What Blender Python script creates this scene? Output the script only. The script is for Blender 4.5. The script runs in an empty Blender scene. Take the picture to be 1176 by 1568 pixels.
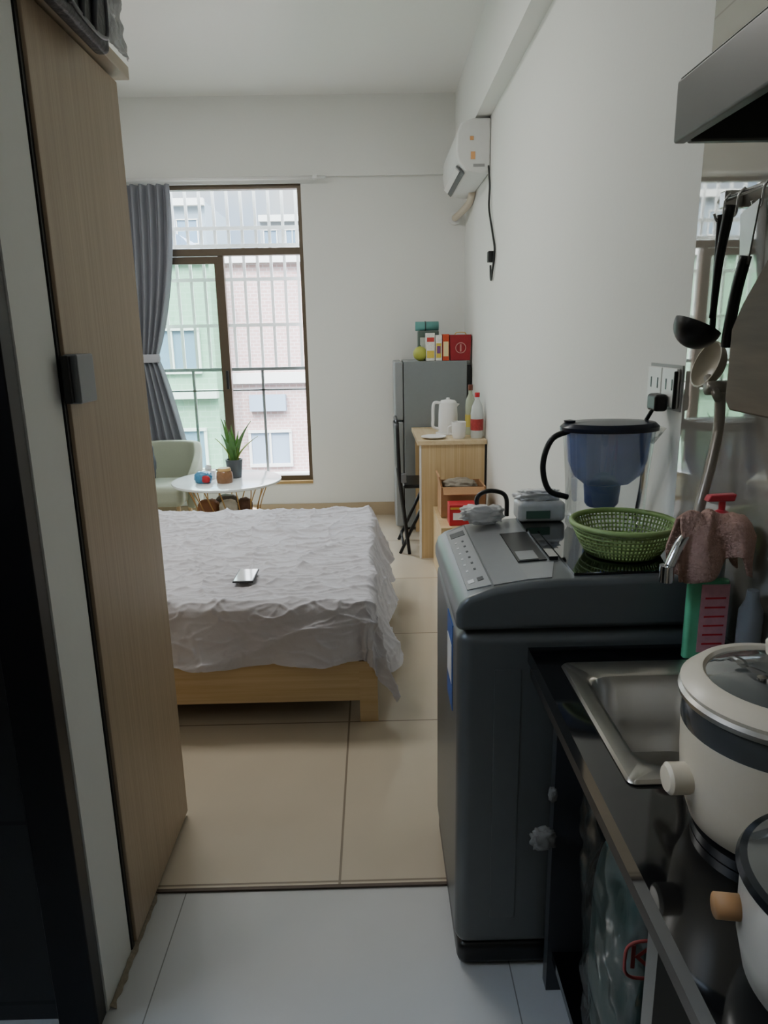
import bpy, bmesh, math, random
from mathutils import Vector, Matrix, noise
random.seed(7)
C = bpy.context.scene.collection

# ------------------------------------------------------------------ materials
def lin(c):
    return tuple(((v/12.92) if v <= .04045 else ((v+.055)/1.055)**2.4) for v in c)
def hx(h):
    return lin(tuple(int(h[i:i+2],16)/255 for i in (0,2,4)))
MC = {}
def mat(name, col, rough=.5, metal=0, ior=1.5, trans=0, alpha=1, bump=0, bscale=40, coat=0, var=0, mul=1):
    if name in MC: return MC[name]
    m = bpy.data.materials.new(name); m.use_nodes = True
    nt = m.node_tree; b = nt.nodes['Principled BSDF']
    c = hx(col) if isinstance(col,str) else col
    c = tuple(x*mul for x in c)
    b.inputs['Base Color'].default_value = (*c,1)
    b.inputs['Roughness'].default_value = rough
    b.inputs['Metallic'].default_value = metal
    b.inputs['IOR'].default_value = ior
    b.inputs['Transmission Weight'].default_value = trans
    b.inputs['Alpha'].default_value = alpha
    b.inputs['Coat Weight'].default_value = coat
    b.inputs['Coat Roughness'].default_value = .05
    tc = nt.nodes.new('ShaderNodeTexCoord')
    n = nt.nodes.new('ShaderNodeTexNoise'); n.inputs['Scale'].default_value = bscale; n.inputs['Detail'].default_value = 4
    nt.links.new(tc.outputs['Object'], n.inputs['Vector'])
    if bump:
        bp = nt.nodes.new('ShaderNodeBump'); bp.inputs['Strength'].default_value = bump; bp.inputs['Distance'].default_value = .01
        nt.links.new(n.outputs['Fac'], bp.inputs['Height']); nt.links.new(bp.outputs['Normal'], b.inputs['Normal'])
    v = var if var else .04
    mx = nt.nodes.new('ShaderNodeMix'); mx.data_type='RGBA'
    mx.inputs[6].default_value = (*[x*(1-v) for x in c],1); mx.inputs[7].default_value = (*[min(1,x*(1+v)) for x in c],1)
    nt.links.new(n.outputs['Fac'], mx.inputs[0]); nt.links.new(mx.outputs[2], b.inputs['Base Color'])
    MC[name] = m; return m

def wood(name, c1, c2, scale, rough=.45):
    if name in MC: return MC[name]
    m = bpy.data.materials.new(name); m.use_nodes=True; nt=m.node_tree; b=nt.nodes['Principled BSDF']
    tc=nt.nodes.new('ShaderNodeTexCoord'); mp=nt.nodes.new('ShaderNodeMapping'); mp.inputs['Scale'].default_value=scale
    n=nt.nodes.new('ShaderNodeTexNoise'); n.inputs['Scale'].default_value=1; n.inputs['Detail'].default_value=6; n.inputs['Roughness'].default_value=.6
    r=nt.nodes.new('ShaderNodeValToRGB'); r.color_ramp.elements[0].position=.32; r.color_ramp.elements[1].position=.68
    r.color_ramp.elements[0].color=(*hx(c1),1); r.color_ramp.elements[1].color=(*hx(c2),1)
    nt.links.new(tc.outputs['Object'],mp.inputs[0]); nt.links.new(mp.outputs[0],n.inputs['Vector']); nt.links.new(n.outputs['Fac'],r.inputs[0]); nt.links.new(r.outputs[0],b.inputs['Base Color'])
    b.inputs['Roughness'].default_value=rough
    bp=nt.nodes.new('ShaderNodeBump'); bp.inputs['Strength'].default_value=.12; bp.inputs['Distance'].default_value=.002
    nt.links.new(n.outputs['Fac'],bp.inputs['Height']); nt.links.new(bp.outputs[0],b.inputs['Normal'])
    MC[name]=m; return m

def tile(name, c1, c2, grout, w, h, loc=(0,0,0), rot=(0,0,0), rough=.15, gw=.004, ior=1.5, offset=0, mul=1, metal=0):
    m = bpy.data.materials.new(name); m.use_nodes=True; nt=m.node_tree; b=nt.nodes['Principled BSDF']
    tc=nt.nodes.new('ShaderNodeTexCoord'); mp=nt.nodes.new('ShaderNodeMapping')
    mp.inputs['Location'].default_value=loc; mp.inputs['Rotation'].default_value=rot
    br=nt.nodes.new('ShaderNodeTexBrick'); br.offset=offset; br.inputs['Scale'].default_value=1
    br.inputs['Brick Width'].default_value=w; br.inputs['Row Height'].default_value=h; br.inputs['Mortar Size'].default_value=gw
    br.inputs['Mortar Smooth'].default_value=.1
    F=lambda c:(*[x*mul for x in hx(c)],1)
    br.inputs['Color1'].default_value=F(c1); br.inputs['Color2'].default_value=F(c2); br.inputs['Mortar'].default_value=F(grout)
    nt.links.new(tc.outputs['Object'],mp.inputs[0]); nt.links.new(mp.outputs[0],br.inputs['Vector'])
    n=nt.nodes.new('ShaderNodeTexNoise'); n.inputs['Scale'].default_value=2.5; n.inputs['Detail'].default_value=6
    nt.links.new(tc.outputs['Object'],n.inputs['Vector'])
    mx=nt.nodes.new('ShaderNodeMix'); mx.data_type='RGBA'; mx.blend_type='MULTIPLY'; mx.inputs[0].default_value=.2
    nt.links.new(br.outputs['Color'],mx.inputs[6]); nt.links.new(n.outputs['Fac'],mx.inputs[7])
    nt.links.new(mx.outputs[2],b.inputs['Base Color'])
    mr=nt.nodes.new('ShaderNodeMapRange'); mr.inputs[3].default_value=rough*.8; mr.inputs[4].default_value=rough*1.3
    nt.links.new(n.outputs['Fac'],mr.inputs[0]); nt.links.new(mr.outputs[0],b.inputs['Roughness'])
    b.inputs['IOR'].default_value=ior; b.inputs['Metallic'].default_value=metal
    MC[name]=m; return m

def thin(name, tint, gloss=.08, rough=.03):
    m = bpy.data.materials.new(name); m.use_nodes=True; nt=m.node_tree
    for n in list(nt.nodes): nt.nodes.remove(n)
    o=nt.nodes.new('ShaderNodeOutputMaterial'); t=nt.nodes.new('ShaderNodeBsdfTransparent'); g=nt.nodes.new('ShaderNodeBsdfGlossy'); mx=nt.nodes.new('ShaderNodeMixShader')
    t.inputs[0].default_value=(*tint,1); g.inputs['Roughness'].default_value=rough; mx.inputs[0].default_value=gloss
    lw=nt.nodes.new('ShaderNodeLayerWeight'); lw.inputs[0].default_value=.35
    ma=nt.nodes.new('ShaderNodeMath'); ma.operation='MULTIPLY_ADD'; ma.inputs[1].default_value=.5; ma.inputs[2].default_value=gloss
    nt.links.new(lw.outputs['Fresnel'],ma.inputs[0]); nt.links.new(ma.outputs[0],mx.inputs[0])
    nt.links.new(t.outputs[0],mx.inputs[1]); nt.links.new(g.outputs[0],mx.inputs[2]); nt.links.new(mx.outputs[0],o.inputs[0])
    MC[name]=m; return m

# ------------------------------------------------------------------ builders
def grp(name):
    e = bpy.data.objects.new(name, None); e.empty_display_size=.1; C.objects.link(e); return e
def mk(name, par, verts, faces, m, smooth=False, bevel=0, seg=3, solid=0):
    me = bpy.data.meshes.new(name); me.from_pydata([tuple(v) for v in verts], [], faces); me.update()
    bm=bmesh.new(); bm.from_mesh(me); bmesh.ops.recalc_face_normals(bm, faces=bm.faces); bm.to_mesh(me); bm.free()
    o = bpy.data.objects.new(name, me); C.objects.link(o)
    if m: me.materials.append(m)
    if par: o.parent = par
    if smooth or bevel:
        for p in me.polygons: p.use_smooth=True
    if solid:
        s=o.modifiers.new('s','SOLIDIFY'); s.thickness=solid; s.offset=0
    if bevel:
        b=o.modifiers.new('b','BEVEL'); b.width=bevel; b.segments=seg; b.limit_method='ANGLE'; b.angle_limit=math.radians(35); b.harden_normals=True
    return o
def bx(name, par, x0,x1,y0,y1,z0,z1, m, bevel=0, seg=3):
    v=[(x,y,z) for x in (x0,x1) for y in (y0,y1) for z in (z0,z1)]
    f=[(0,1,3,2),(4,6,7,5),(0,4,5,1),(2,3,7,6),(0,2,6,4),(1,5,7,3)]
    return mk(name,par,v,f,m,bevel=bevel,seg=seg)
def boxes(name, par, L, m):
    V=[];F=[]
    for (x0,x1,y0,y1,z0,z1) in L:
        k=len(V)
        V+=[(x,y,z) for x in (x0,x1) for y in (y0,y1) for z in (z0,z1)]
        F+=[tuple(k+i for i in f) for f in [(0,1,3,2),(4,6,7,5),(0,4,5,1),(2,3,7,6),(0,2,6,4),(1,5,7,3)]]
    return mk(name,par,V,F,m)
def prism(name, par, poly, axis, a0, a1, m, bevel=0, seg=3, smooth=False):
    n=len(poly); V=[]
    for a in (a0,a1):
        for p,q in poly:
            V.append({'Y':(p,a,q),'X':(a,p,q),'Z':(p,q,a)}[axis])
    F=[tuple(range(n)),tuple(range(2*n-1,n-1,-1))]+[(i,(i+1)%n,n+(i+1)%n,n+i) for i in range(n)]
    return mk(name,par,V,F,m,bevel=bevel,seg=seg,smooth=smooth)
def lathe(name, par, prof, loc, m, seg=40, sx=1, sy=1, solid=0, rot=None):
    V=[];F=[]
    n=len(prof)
    for i in range(seg):
        a=2*math.pi*i/seg
        for r,z in prof:
            v=Vector((r*math.cos(a)*sx, r*math.sin(a)*sy, z))
            if rot: v=rot@v
            V.append(v+Vector(loc))
    for i in range(seg):
        j=(i+1)%seg
        for k in range(n-1):
            F.append((i*n+k,j*n+k,j*n+k+1,i*n+k+1))
    o=mk(name,par,V,F,m,smooth=True)
    bm=bmesh.new(); bm.from_mesh(o.data); bmesh.ops.remove_doubles(bm,verts=bm.verts,dist=1e-5); bmesh.ops.recalc_face_normals(bm,faces=bm.faces); bm.to_mesh(o.data); bm.free()
    if solid:
        s=o.modifiers.new('s','SOLIDIFY'); s.thickness=solid; s.offset=0
    e=o.modifiers.new('e','EDGE_SPLIT'); e.split_angle=math.radians(40)
    return o
def crom(P, n=8):
    P=[Vector(p) for p in P]; out=[]
    if len(P)<3: return P
    Q=[2*P[0]-P[1]]+P+[2*P[-1]-P[-2]]
    for i in range(1,len(Q)-2):
        for k in range(n):
            t=k/n
            out.append(.5*((2*Q[i])+(-Q[i-1]+Q[i+1])*t+(2*Q[i-1]-5*Q[i]+4*Q[i+1]-Q[i+2])*t*t+(-Q[i-1]+3*Q[i]-3*Q[i+1]+Q[i+2])*t**3))
    out.append(P[-1]); return out
def tube(name, par, P, r, m, smooth=True, seg=10, n=8, closed=False, r2=None):
    pts = crom(P,n) if smooth else [Vector(p) for p in P]
    N=len(pts); V=[];F=[]
    up=None
    for i,p in enumerate(pts):
        if closed: t=(pts[(i+1)%N]-pts[i-1]).normalized()
        else: t=(pts[min(i+1,N-1)]-pts[max(i-1,0)]).normalized()
        if up is None:
            up=Vector((0,0,1)) if abs(t.z)<.9 else Vector((1,0,0))
        s=t.cross(up).normalized(); up=s.cross(t).normalized()
        rr = r if r2 is None else r+(r2-r)*i/max(1,N-1)
        for k in range(seg):
            a=2*math.pi*k/seg
            V.append(p+rr*(math.cos(a)*s+math.sin(a)*up))
    for i in range(N if closed else N-1):
        j=(i+1)%N
        for k in range(seg):
            F.append((i*seg+k,i*seg+(k+1)%seg,j*seg+(k+1)%seg,j*seg+k))
    if not closed:
        F.append(tuple(range(seg))); F.append(tuple(range((N-1)*seg,N*seg)))
    return mk(name,par,V,F,m,smooth=True)
def grid(name, par, fn, nu, nv, m, solid=0, cu=False):
    V=[fn(i/nu,j/nv) for i in range(nu+1) for j in range(nv+1)]
    F=[(i*(nv+1)+j,(i+1)*(nv+1)+j,(i+1)*(nv+1)+j+1,i*(nv+1)+j+1) for i in range(nu) for j in range(nv)]
    return mk(name,par,V,F,m,smooth=True,solid=solid)
def blob(name, par, c, s, m, amp=.15, freq=3, seg=32, flat=0, pw=.75):
    bm=bmesh.new(); bmesh.ops.create_icosphere(bm,subdivisions=5 if pw<.7 else 4,radius=1)
    for v in bm.verts:
        d=1+amp*noise.noise(v.co*freq+Vector(c)*9)+amp*.5*noise.noise(v.co*freq*2.7+Vector(c)*5)
        p=v.co*d
        p=Vector([math.copysign(abs(q)**pw,q) for q in p])
        if flat and p.z<-.85: p.z=-.85
        v.co=Vector((c[0]+p.x*s[0],c[1]+p.y*s[1],c[2]+p.z*s[2]))
    me=bpy.data.meshes.new(name); bm.to_mesh(me); bm.free()
    for p in me.polygons: p.use_smooth=True
    me.materials.append(m); o=bpy.data.objects.new(name,me); C.objects.link(o)
    if par:o.parent=par
    return o
def text(name, par, s, loc, rot, size, m):
    cu=bpy.data.curves.new(name,'FONT'); cu.body=s; cu.size=size; cu.extrude=.0004; cu.align_x='CENTER'; cu.align_y='CENTER'
    o=bpy.data.objects.new(name,cu); o.location=loc; o.rotation_euler=rot; C.objects.link(o); cu.materials.append(m); o.parent=par
    return o

# ------------------------------------------------------------------ palette
M_wall = mat('wall_paint','E4E5E1',.7,bump=.04,bscale=60,var=.015)
M_ceil = mat('ceiling_paint','EAEAE6',.45,var=.015)
M_floor = tile('floor_tile_beige','C8BCA8','C6B9A5','8d8172',.8,.8,loc=(.117,-1.59,0),rough=.12,gw=.0035,ior=1.6)
M_floork = tile('floor_tile_grey','C6C8C8','C3C5C6','8a8a88',.8,.8,loc=(.517,-.79,0),rough=.1,gw=.0015,ior=1.5)
M_ktile = tile('kitchen_wall_tile','B8B4AA','B6B2A8','A29e94',.6,.9,loc=(1.0,0,0),rot=(0,math.pi/2,0),rough=.02,gw=.002,ior=1.8,metal=.5)
M_btile = tile('bath_tile','2c2c2c','2a2a2a','161616',.6,.44,loc=(0,.04,0),rot=(math.pi/2,0,0),rough=.3,gw=.005)
M_base = mat('baseboard_tile','B5A387',.3)
M_white = mat('white_plastic','E8E8E6',.35)
M_black = mat('black_plastic','111214',.35)
M_blackm= mat('black_metal','18181a',.4,metal=.3)
M_chrome= mat('chrome','C8C8C8',.15,metal=1)
M_steel = mat('brushed_steel','B2B0AB',.3,metal=1)
M_bronze= mat('bronze_frame','564a3b',.4,metal=.3)
M_wwood = wood('wardrobe_wood','A28E75','B29F86',(150,150,2.0))
M_bwood = wood('bed_wood','C7A97A','D8BF95',(1.5,60,60))
M_dwood = wood('desk_wood','C2A475','D8C096',(110,20,1.0))
M_dtop  = wood('desk_top_wood','CDB48C','DAC7A2',(30,3,30))
M_blue = mat('blue_label','2B5AA8',.4)
M_red = mat('red_paper','B8202C',.5,var=.2,bscale=30)

# ------------------------------------------------------------------ room shell
XR,XL,YB,YN,ZC=.70,-2.05,5.55,-1.2,3.04
XK=-.60
bx('floor',None,XL-.1,XR+.1,1.58,YB+.2,-.1,0,M_floor)
bx('floor.001',None,XL-.1,XR+.1,YN-.1,1.57,-.1,-.004,M_floork)
bx('trim_1',None,XK,XR,1.568,1.578,-.05,.0015,mat('dark_joint','5a4e44',.7))
bx('ceiling',None,XL-.1,XR+.1,YN-.1,YB+.2,ZC,ZC+.15,M_ceil)
W0,W1,WZ0,WZ1=-1.74,-.495,.29,2.48
boxes('wall_back',None,[(XL-.1,W0,YB,YB+.18,0,ZC),(W1,XR+.1,YB,YB+.18,0,ZC),(W0,W1,YB,YB+.18,0,WZ0),(W0,W1,YB,YB+.18,WZ1,ZC)],M_wall)
bx('trim_2',None,XL,XR-.083,YB-.035,YB-.001,2.515,ZC,M_wall)
bx('wall_right',None,XR,XR+.12,1.60,YB,0,ZC,M_wall)
bx('wall_right.001',None,XR-.004,XR+.12,YN,1.60,-.004,ZC,M_ktile)
bx('trim_3',None,XR-.083,XR,.2,YB-.036,2.60,ZC,M_wall)
bx('wall_left',None,XL-.12,XL,1.40,YB,0,ZC,M_wall)
boxes('wall_left.001',None,[(XK-.1,XK,YN,.35,-.004,ZC),(XK-.1,XK,.35,1.23,2.06,ZC)],M_wall)
bx('wall_partition',None,XL,XK,1.235,1.385,-.004,ZC,M_wall)
bx('wall_bathroom',None,XL,XK-.085,1.222,1.234,-.004,2.6,M_btile)
boxes('wall_bathroom.001',None,[(XL-.1,XL,.0,1.22,-.004,2.6),(XL,XK-.1,.0,.05,-.004,2.6)],M_btile)
bx('wall_front',None,XL,XR,YN-.12,YN,-.004,ZC,M_wall)
g=grp('door_1')
bx('jamb_far',g,XK-.085,XK-.002,1.19,1.232,-.003,2.05,M_blackm,.003)
bx('jamb_near',g,XK-.09,XK+.0,.352,.39,-.003,2.05,M_blackm,.003)
bx('head',g,XK-.09,XK,.39,1.19,2.01,2.058,M_blackm,.003)
boxes('baseboard_back',None,[(W1-1.6,XR-.001,YB-.012,YB-.0005,0,.105)],M_base)
boxes('baseboard_right',None,[(XR-.012,XR-.0005,1.9,YB-.013,0,.105)],M_base)
# rough mortar line where wall strip meets floor
def caulk(u,v):
    y=1.24+.34*u
    return (XK+.001+.012*v*(1+.5*noise.noise(Vector((y*40,0,3)))), y, -.003+.006*(1-v)*(1+noise.noise(Vector((y*60,v,1)))))
grid('trim_4',None,caulk,60,3,mat('mortar','8f8676',.9,bump=.6,bscale=120,var=.3))

# ------------------------------------------------------------------ window
g=grp('window_1')
yf0,yf1=YB+.03,YB+.09
t=.03
boxes('frame',g,[(W0,W0+t,yf0,yf1,WZ0,WZ1),(W1-t,W1,yf0,yf1,WZ0,WZ1),(W0+t,W1-t,yf0,yf1,WZ0,WZ0+.04),(W0+t,W1-t,yf0,yf1,WZ1-t,WZ1),(W0+t,W1-t,yf0-.005,yf1,1.995,2.045)],M_bronze)
boxes('mullion',g,[(-1.135,-1.095,yf0+.005,yf1-.005,WZ0+.04,1.995)],M_bronze)
boxes('sash',g,[(W0+t,W0+t+.04,yf0+.01,yf0+.04,.33,1.99),(W0+t+.04,-1.135,yf0+.01,yf0+.04,.33,.39),(W0+t+.04,-1.135,yf0+.01,yf0+.04,1.94,1.99),
 (-1.165,-1.135,yf0+.01,yf0+.04,.39,1.94)],M_bronze)
M_gl=thin('window_glass',(.96,.98,.97),.03); M_gg=thin('window_glass_green',(.84,.95,.88),.04)
bx('pane_left',g,W0+t+.04,-1.165,yf0+.02,yf0+.026,.39,1.94,M_gg)
bx('pane_top',g,W0+t,W1-t,yf0+.03,yf0+.036,2.045,WZ1-t,M_gl)
bx('handle',g,-1.13,-1.11,yf0-.02,yf0+.005,1.02,1.16,M_black,.004)
bx('sill',g,W0,W1,YB-.012,YB+.17,WZ0-.02,WZ0+.002,mat('sill_stone','A88B5C',.35))
M_bar=mat('white_bar','FBFCFC',.4)
g=grp('window_security_grille')
L=[]
x=-1.95
while x<-.2:
    L.append((x-.011,x+.011,5.90,5.912,1.16,2.75)); x+=.106
for z in (1.50,1.85,2.10,2.23,2.52): L.append((-2.0,-.2,5.892,5.920,z-.013,z+.013))
boxes('bars',g,L,M_bar)
g=grp('balcony_railing'); M_rail=mat('grey_rail','6f7576',.4,metal=.2)
boxes('rails',g,[(-2.0,-.2,5.82,5.86,1.145,1.17),(-2.0,-.2,5.83,5.85,.985,.997)],M_rail)
boxes('posts',g,[(x-.010,x+.010,5.83,5.85,-.1,1.145) for x in (-1.446,-.89,-.25,-1.99)],M_rail)
bx('balcony_slab',None,-2.4,0.2,YB+.181,6.0,-.25,-.1,mat('concrete','C8C6C0',.8,bump=.2))

# ------------------------------------------------------------------ exterior
EM=.50
def facade(name,x0,x1,y,z1,m,wins,bands,depth=6,wm=None,z0=-12):
    g=grp(name)
    bx('mass',g,x0,x1,y,y+depth,z0,z1,m)
    M_f=mat('ext_white_trim','E4E4DF',.7,mul=EM*1.1); M_w=wm or mat('ext_glass','7c98b0',.3,mul=EM)
    fr=[];gl=[];sl=[]
    for (cx,cz,w,h) in wins:
        fr+= [(cx-w/2-.05,cx+w/2+.05,y-.08,y,cz-h/2-.06,cz-h/2),(cx-w/2-.05,cx+w/2+.05,y-.08,y,cz+h/2,cz+h/2+.05),(cx-w/2-.05,cx-w/2,y-.06,y,cz-h/2,cz+h/2),(cx+w/2,cx+w/2+.05,y-.06,y,cz-h/2,cz+h/2),(cx-.02,cx+.02,y-.06,y,cz-h/2,cz+h/2)]
        gl.append((cx-w/2,cx+w/2,y-.02,y-.001,cz-h/2,cz+h/2))
    for (za,zb,o) in bands: sl.append((x0-.02,x1+.02,y-o,y-.001,za,zb))
    if fr: boxes('window_frames',g,fr,M_f); boxes('window_glazing',g,gl,M_w)
    if sl: boxes('ledges',g,sl,M_f)
    return g
Mp=tile('facade_pink','E2BDB6','DAB2AC','F2E0DC',.13,.065,rot=(math.pi/2,0,0),rough=.6,gw=.008,offset=.5,mul=EM)
Mg=tile('facade_green','A4CDAE','9CC5A6','B8D6BF',.2,.1,rot=(math.pi/2,0,0),rough=.6,gw=.008,offset=.5,mul=EM)
Mg2=mat('facade_grey','A2AAB0',.8,mul=EM); Mg3=mat('facade_blue','97A6B2',.8,mul=EM); Ms=mat('ext_shutter','9db0c4',.5,mul=EM)
facade('apartment_building',-2.80,9,14,2.85,Mp,[(-2.05+i*2.2,z,.75,.62) for i in range(5) for z in (-.72,-3.2)],[(.55,.75,.15),(-1.45,-1.2,.15),(2.75,2.9,.15)],wm=Ms)
boxes('awning',None,[(-2.40,-1.70,13.84,13.98,.02,.33)],Ms)
g=facade('apartment_building.001',-14,-2.85,13.2,2.80,Mg,[(-3.6-i*1.9,z,.9,.7) for i in range(5) for z in (1.2,-.6,-2.9)],[(.35,.5,.2),(-1.75,-1.6,.2),(2.68,2.82,.1)])
facade('apartment_building.002',-16,-7.55,35,7.5,Mg3,[(-8.4-i*1.6,z,.9,1.0) for i in range(5) for z in (6.2,4.2)],[(7.3,7.6,.3),(5.1,5.3,.3)])
facade('apartment_building.003',-5.5,-2.2,38,7.2,Mg2,[(-5.0+i*1.1,z,.6,.8) for i in range(3) for z in (6.2,4.9)],[(7.0,7.3,.3)])
facade('apartment_building.004',-14,14,46,5.6,Mg3,[(-9+i*1.8,z,1.1,1.2) for i in range(12) for z in (4.4,2.5)],[(5.4,5.8,.3)])
g=grp('arched_roof')
prism('arch',g,[(-7.6+1.0*math.cos(a),4.3+1.0*math.sin(a)) for a in [math.pi*i/16 for i in range(17)]],'Y',28,30,mat('ext_roof_blue','6F88A4',.5,mul=EM))
bx('base',g,-12,-4.5,28,33,-12,4.3,mat('facade_cream','D4CFC2',.8,mul=EM))
bx('ground_outside',None,-60,60,6.3,90,-12.2,-12,mat('asphalt','77756F',.9))

# ------------------------------------------------------------------ curtain
g=grp('curtain')
M_cur=mat('curtain_fabric','85878F',.85,bump=.2,bscale=200)
def cur(u,v):
    z=2.47-v*2.05
    zt=1.265
    if z>zt:
        k=(2.47-z)/(2.47-zt); k=k**2.2
        a=-1.79+k*(.0); b=-1.42-k*.19
    else:
        k=(zt-z)/(zt-.42); k=min(1,k*1.3)**.8
        a=-1.80; b=-1.61+k*.16
    x=a+(b-a)*u
    y=YB-.075+ .028*math.sin(u*2*math.pi*6+1.5*math.sin(v*3))*(1-.5*math.exp(-((z-zt)/.12)**2))
    return (x,y,z)
grid('cloth',g,cur,110,60,M_cur,solid=.003)
lathe('tie_band',g,[(.1,-.03),(.108,0),(.1,.03)],(-1.70,YB-.075,1.265),mat('tie_fabric','A9A9B0',.8),sy=.40,solid=.004)
g=grp('curtain_rod')
tube('rod',g,[(-1.98,YB-.075,2.50),(-.31,YB-.075,2.50)],.012,M_white,smooth=False)
bx('bracket_a',g,-.40,-.37,YB-.09,YB-.036,2.49,2.513,M_white); bx('bracket_b',g,-1.93,-1.90,YB-.09,YB-.036,2.49,2.513,M_white)

# ------------------------------------------------------------------ wardrobe
g=grp('wardrobe')
bx('carcass',g,-1.58,-.612,1.392,1.878,.0,2.00,M_wwood)
bx('door_panel',g,-.610,-.590,1.402,1.88,.012,1.992,M_wwood,.002)
bx('top_board',g,-1.6,-.565,1.392,1.90,2.001,2.03,wood('board_wood','B9A993','CBBDA8',(20,3,20)),.002)
bx('edge_gap',g,-.611,-.597,1.389,1.401,0,2.0,M_black)
M_hand=mat('handle_grey','7a7c80',.35,metal=.3)
bx('handle_plate',g,-.589,-.562,1.388,1.470,1.282,1.376,M_hand,.004)
bx('handle_recess',g,-.589,-.574,1.374,1.387,1.284,1.374,M_black,.002)
g=grp('luggage_bag')
bx('bag_body',g,-.86,-.585,1.405,1.665,2.033,2.33,M_black,.03,4)
bx('front_pocket',g,-.5615,-.528,1.40,1.665,1.972,2.32,mat('bag_grey','2a2b2f',.5,bump=.3,bscale=60),.012,4)
bx('bag_link',g,-.59,-.5625,1.42,1.65,2.06,2.31,M_black,.004)
tube('piping',g,[(-.527,1.41,2.01),(-.526,1.50,1.988),(-.526,1.62,1.99),(-.527,1.655,2.03),(-.527,1.655,2.2)],.004,mat('pipe_g','6a6b70',.4))
for i in range(3):
    tube('strap_%d'%i,g,[(-.525,1.45+.06*i,1.985),(-.520,1.47+.06*i,2.10),(-.524,1.50+.06*i,2.25)],.0055,mat('strap','4a4b50',.5))
g=grp('plastic_wrap')
def film(u,v):
    n1=noise.noise(Vector((u*6,v*7,1))); n2=noise.noise(Vector((u*12,v*9,8)))
    return (-.560+.012*n1+.008*n2,1.685+u*.20*(1-.35*v)+.01*n2,2.036+.30*v*(1-.25*u))
grid('film',g,film,40,40,mat('film_grey','A6A7AA',.15,bump=.5,bscale=30),solid=.002)

# ------------------------------------------------------------------ bed
g=grp('bed')
boxes('frame_boards',g,[(-2.0,-.07,2.395,2.42,.085,.245),(-2.0,-.03,3.82,3.845,.085,.245),(-.05,-.025,2.42,3.82,.085,.245),(-2.03,-2.0,2.40,3.85,.0,.95)],M_bwood)
boxes('legs',g,[(-.075,-.008,2.39,2.43,0,.245),(-.075,-.008,3.81,3.85,0,.245)],M_bwood)
bx('slat_base',g,-1.99,-.06,2.43,3.81,.19,.235,mat('slats','6b5537',.8))
bx('mattress',g,-1.98,-.05,2.425,3.825,.246,.445,mat('mattress','D5D5D5',.8),.04,4)
M_sheet=mat('bed_sheet','C6C4CB',.85,bump=.35,bscale=22,var=.02)
xe,yfr,ybk,R=-.012,2.385,3.865,.045
def ridge(p,k): return (1-abs(noise.noise(p)))**k
def sheet(u,v):
    s=-1.985+u*(1.985+xe+.28); tt=(yfr-.215)+v*((ybk+.2)-(yfr-.215))
    wv=.018*noise.noise(Vector((s*3,1.3,7)))+.01*noise.noise(Vector((s*9,1.3,7)))
    ox=max(0,s-(xe-R)); d=0
    if tt<yfr+R: d=tt-(yfr+R)
    if tt>ybk-R: d=tt-(ybk-R)
    if d<0: d=d*(1+wv*3)
    L=math.hypot(ox,d); x=min(s,xe-R); y=min(max(tt,yfr+R),ybk-R); z=.478
    corner=min(ox,abs(d))
    if L>0:
        dx,dy=ox/L,d/L
        al=min(L/R,math.pi/2); hang=max(0,L-R*math.pi/2)
        base=.10+.14*dx*dx*(1-min(1,corner/.2))
        h=R*math.sin(al)+hang*(base if corner<.01 else base+.06*min(1,corner/.25))
        h+=hang*.16*math.sin((s*17 if ox==0 else tt*15)+3*noise.noise(Vector((s*2,tt*2,0))))*(1 if corner<.03 else .6)
        if hang>0 and corner>.02: h+=.018*math.sin(math.atan2(dy,dx)*9)*hang/.25
        h=max(h,R*math.sin(al)*.98)
        x+=dx*h; y+=dy*h; z-=R*(1-math.cos(al))+hang*.97
    q=.25*noise.noise(Vector((s*1.5,tt*1.5,9)))
    w1=ridge(Vector((s*1.6+.4*tt+q,tt*4.2-.7*s,.3)),12)
    w2=ridge(Vector((s*3+1.5*tt+q*3,tt*9-2*s,5)),13)
    w3=ridge(Vector((s*6+q*4,tt*2.2,4)),14)
    w4=ridge(Vector((s*7-5*tt,tt*14+4*s,2)),11)
    w5=ridge(Vector((s*13+3*tt,tt*24-6*s,12)),9)
    amp=.012*w1+.009*w2+.007*w3+.006*w4+.003*w5
    z+=amp-.010
    if L>0 and abs(d)>0: y+= math.copysign(amp*.7,d)
    if ox>0: x+=amp*.7
    return (x,y,max(z,.07))
o=grid('sheet',g,sheet,500,400,M_sheet,solid=.0)
g=grp('smartphone')
bx('body',g,-.555,-.475,2.575,2.725,.491,.499,M_black,.003)
bx('screen',g,-.55,-.48,2.58,2.72,.4991,.4997,mat('phone_screen','F2F5F8',.08,coat=1))  # near-white colour paints in the ceiling's reflection on the screen

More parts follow.
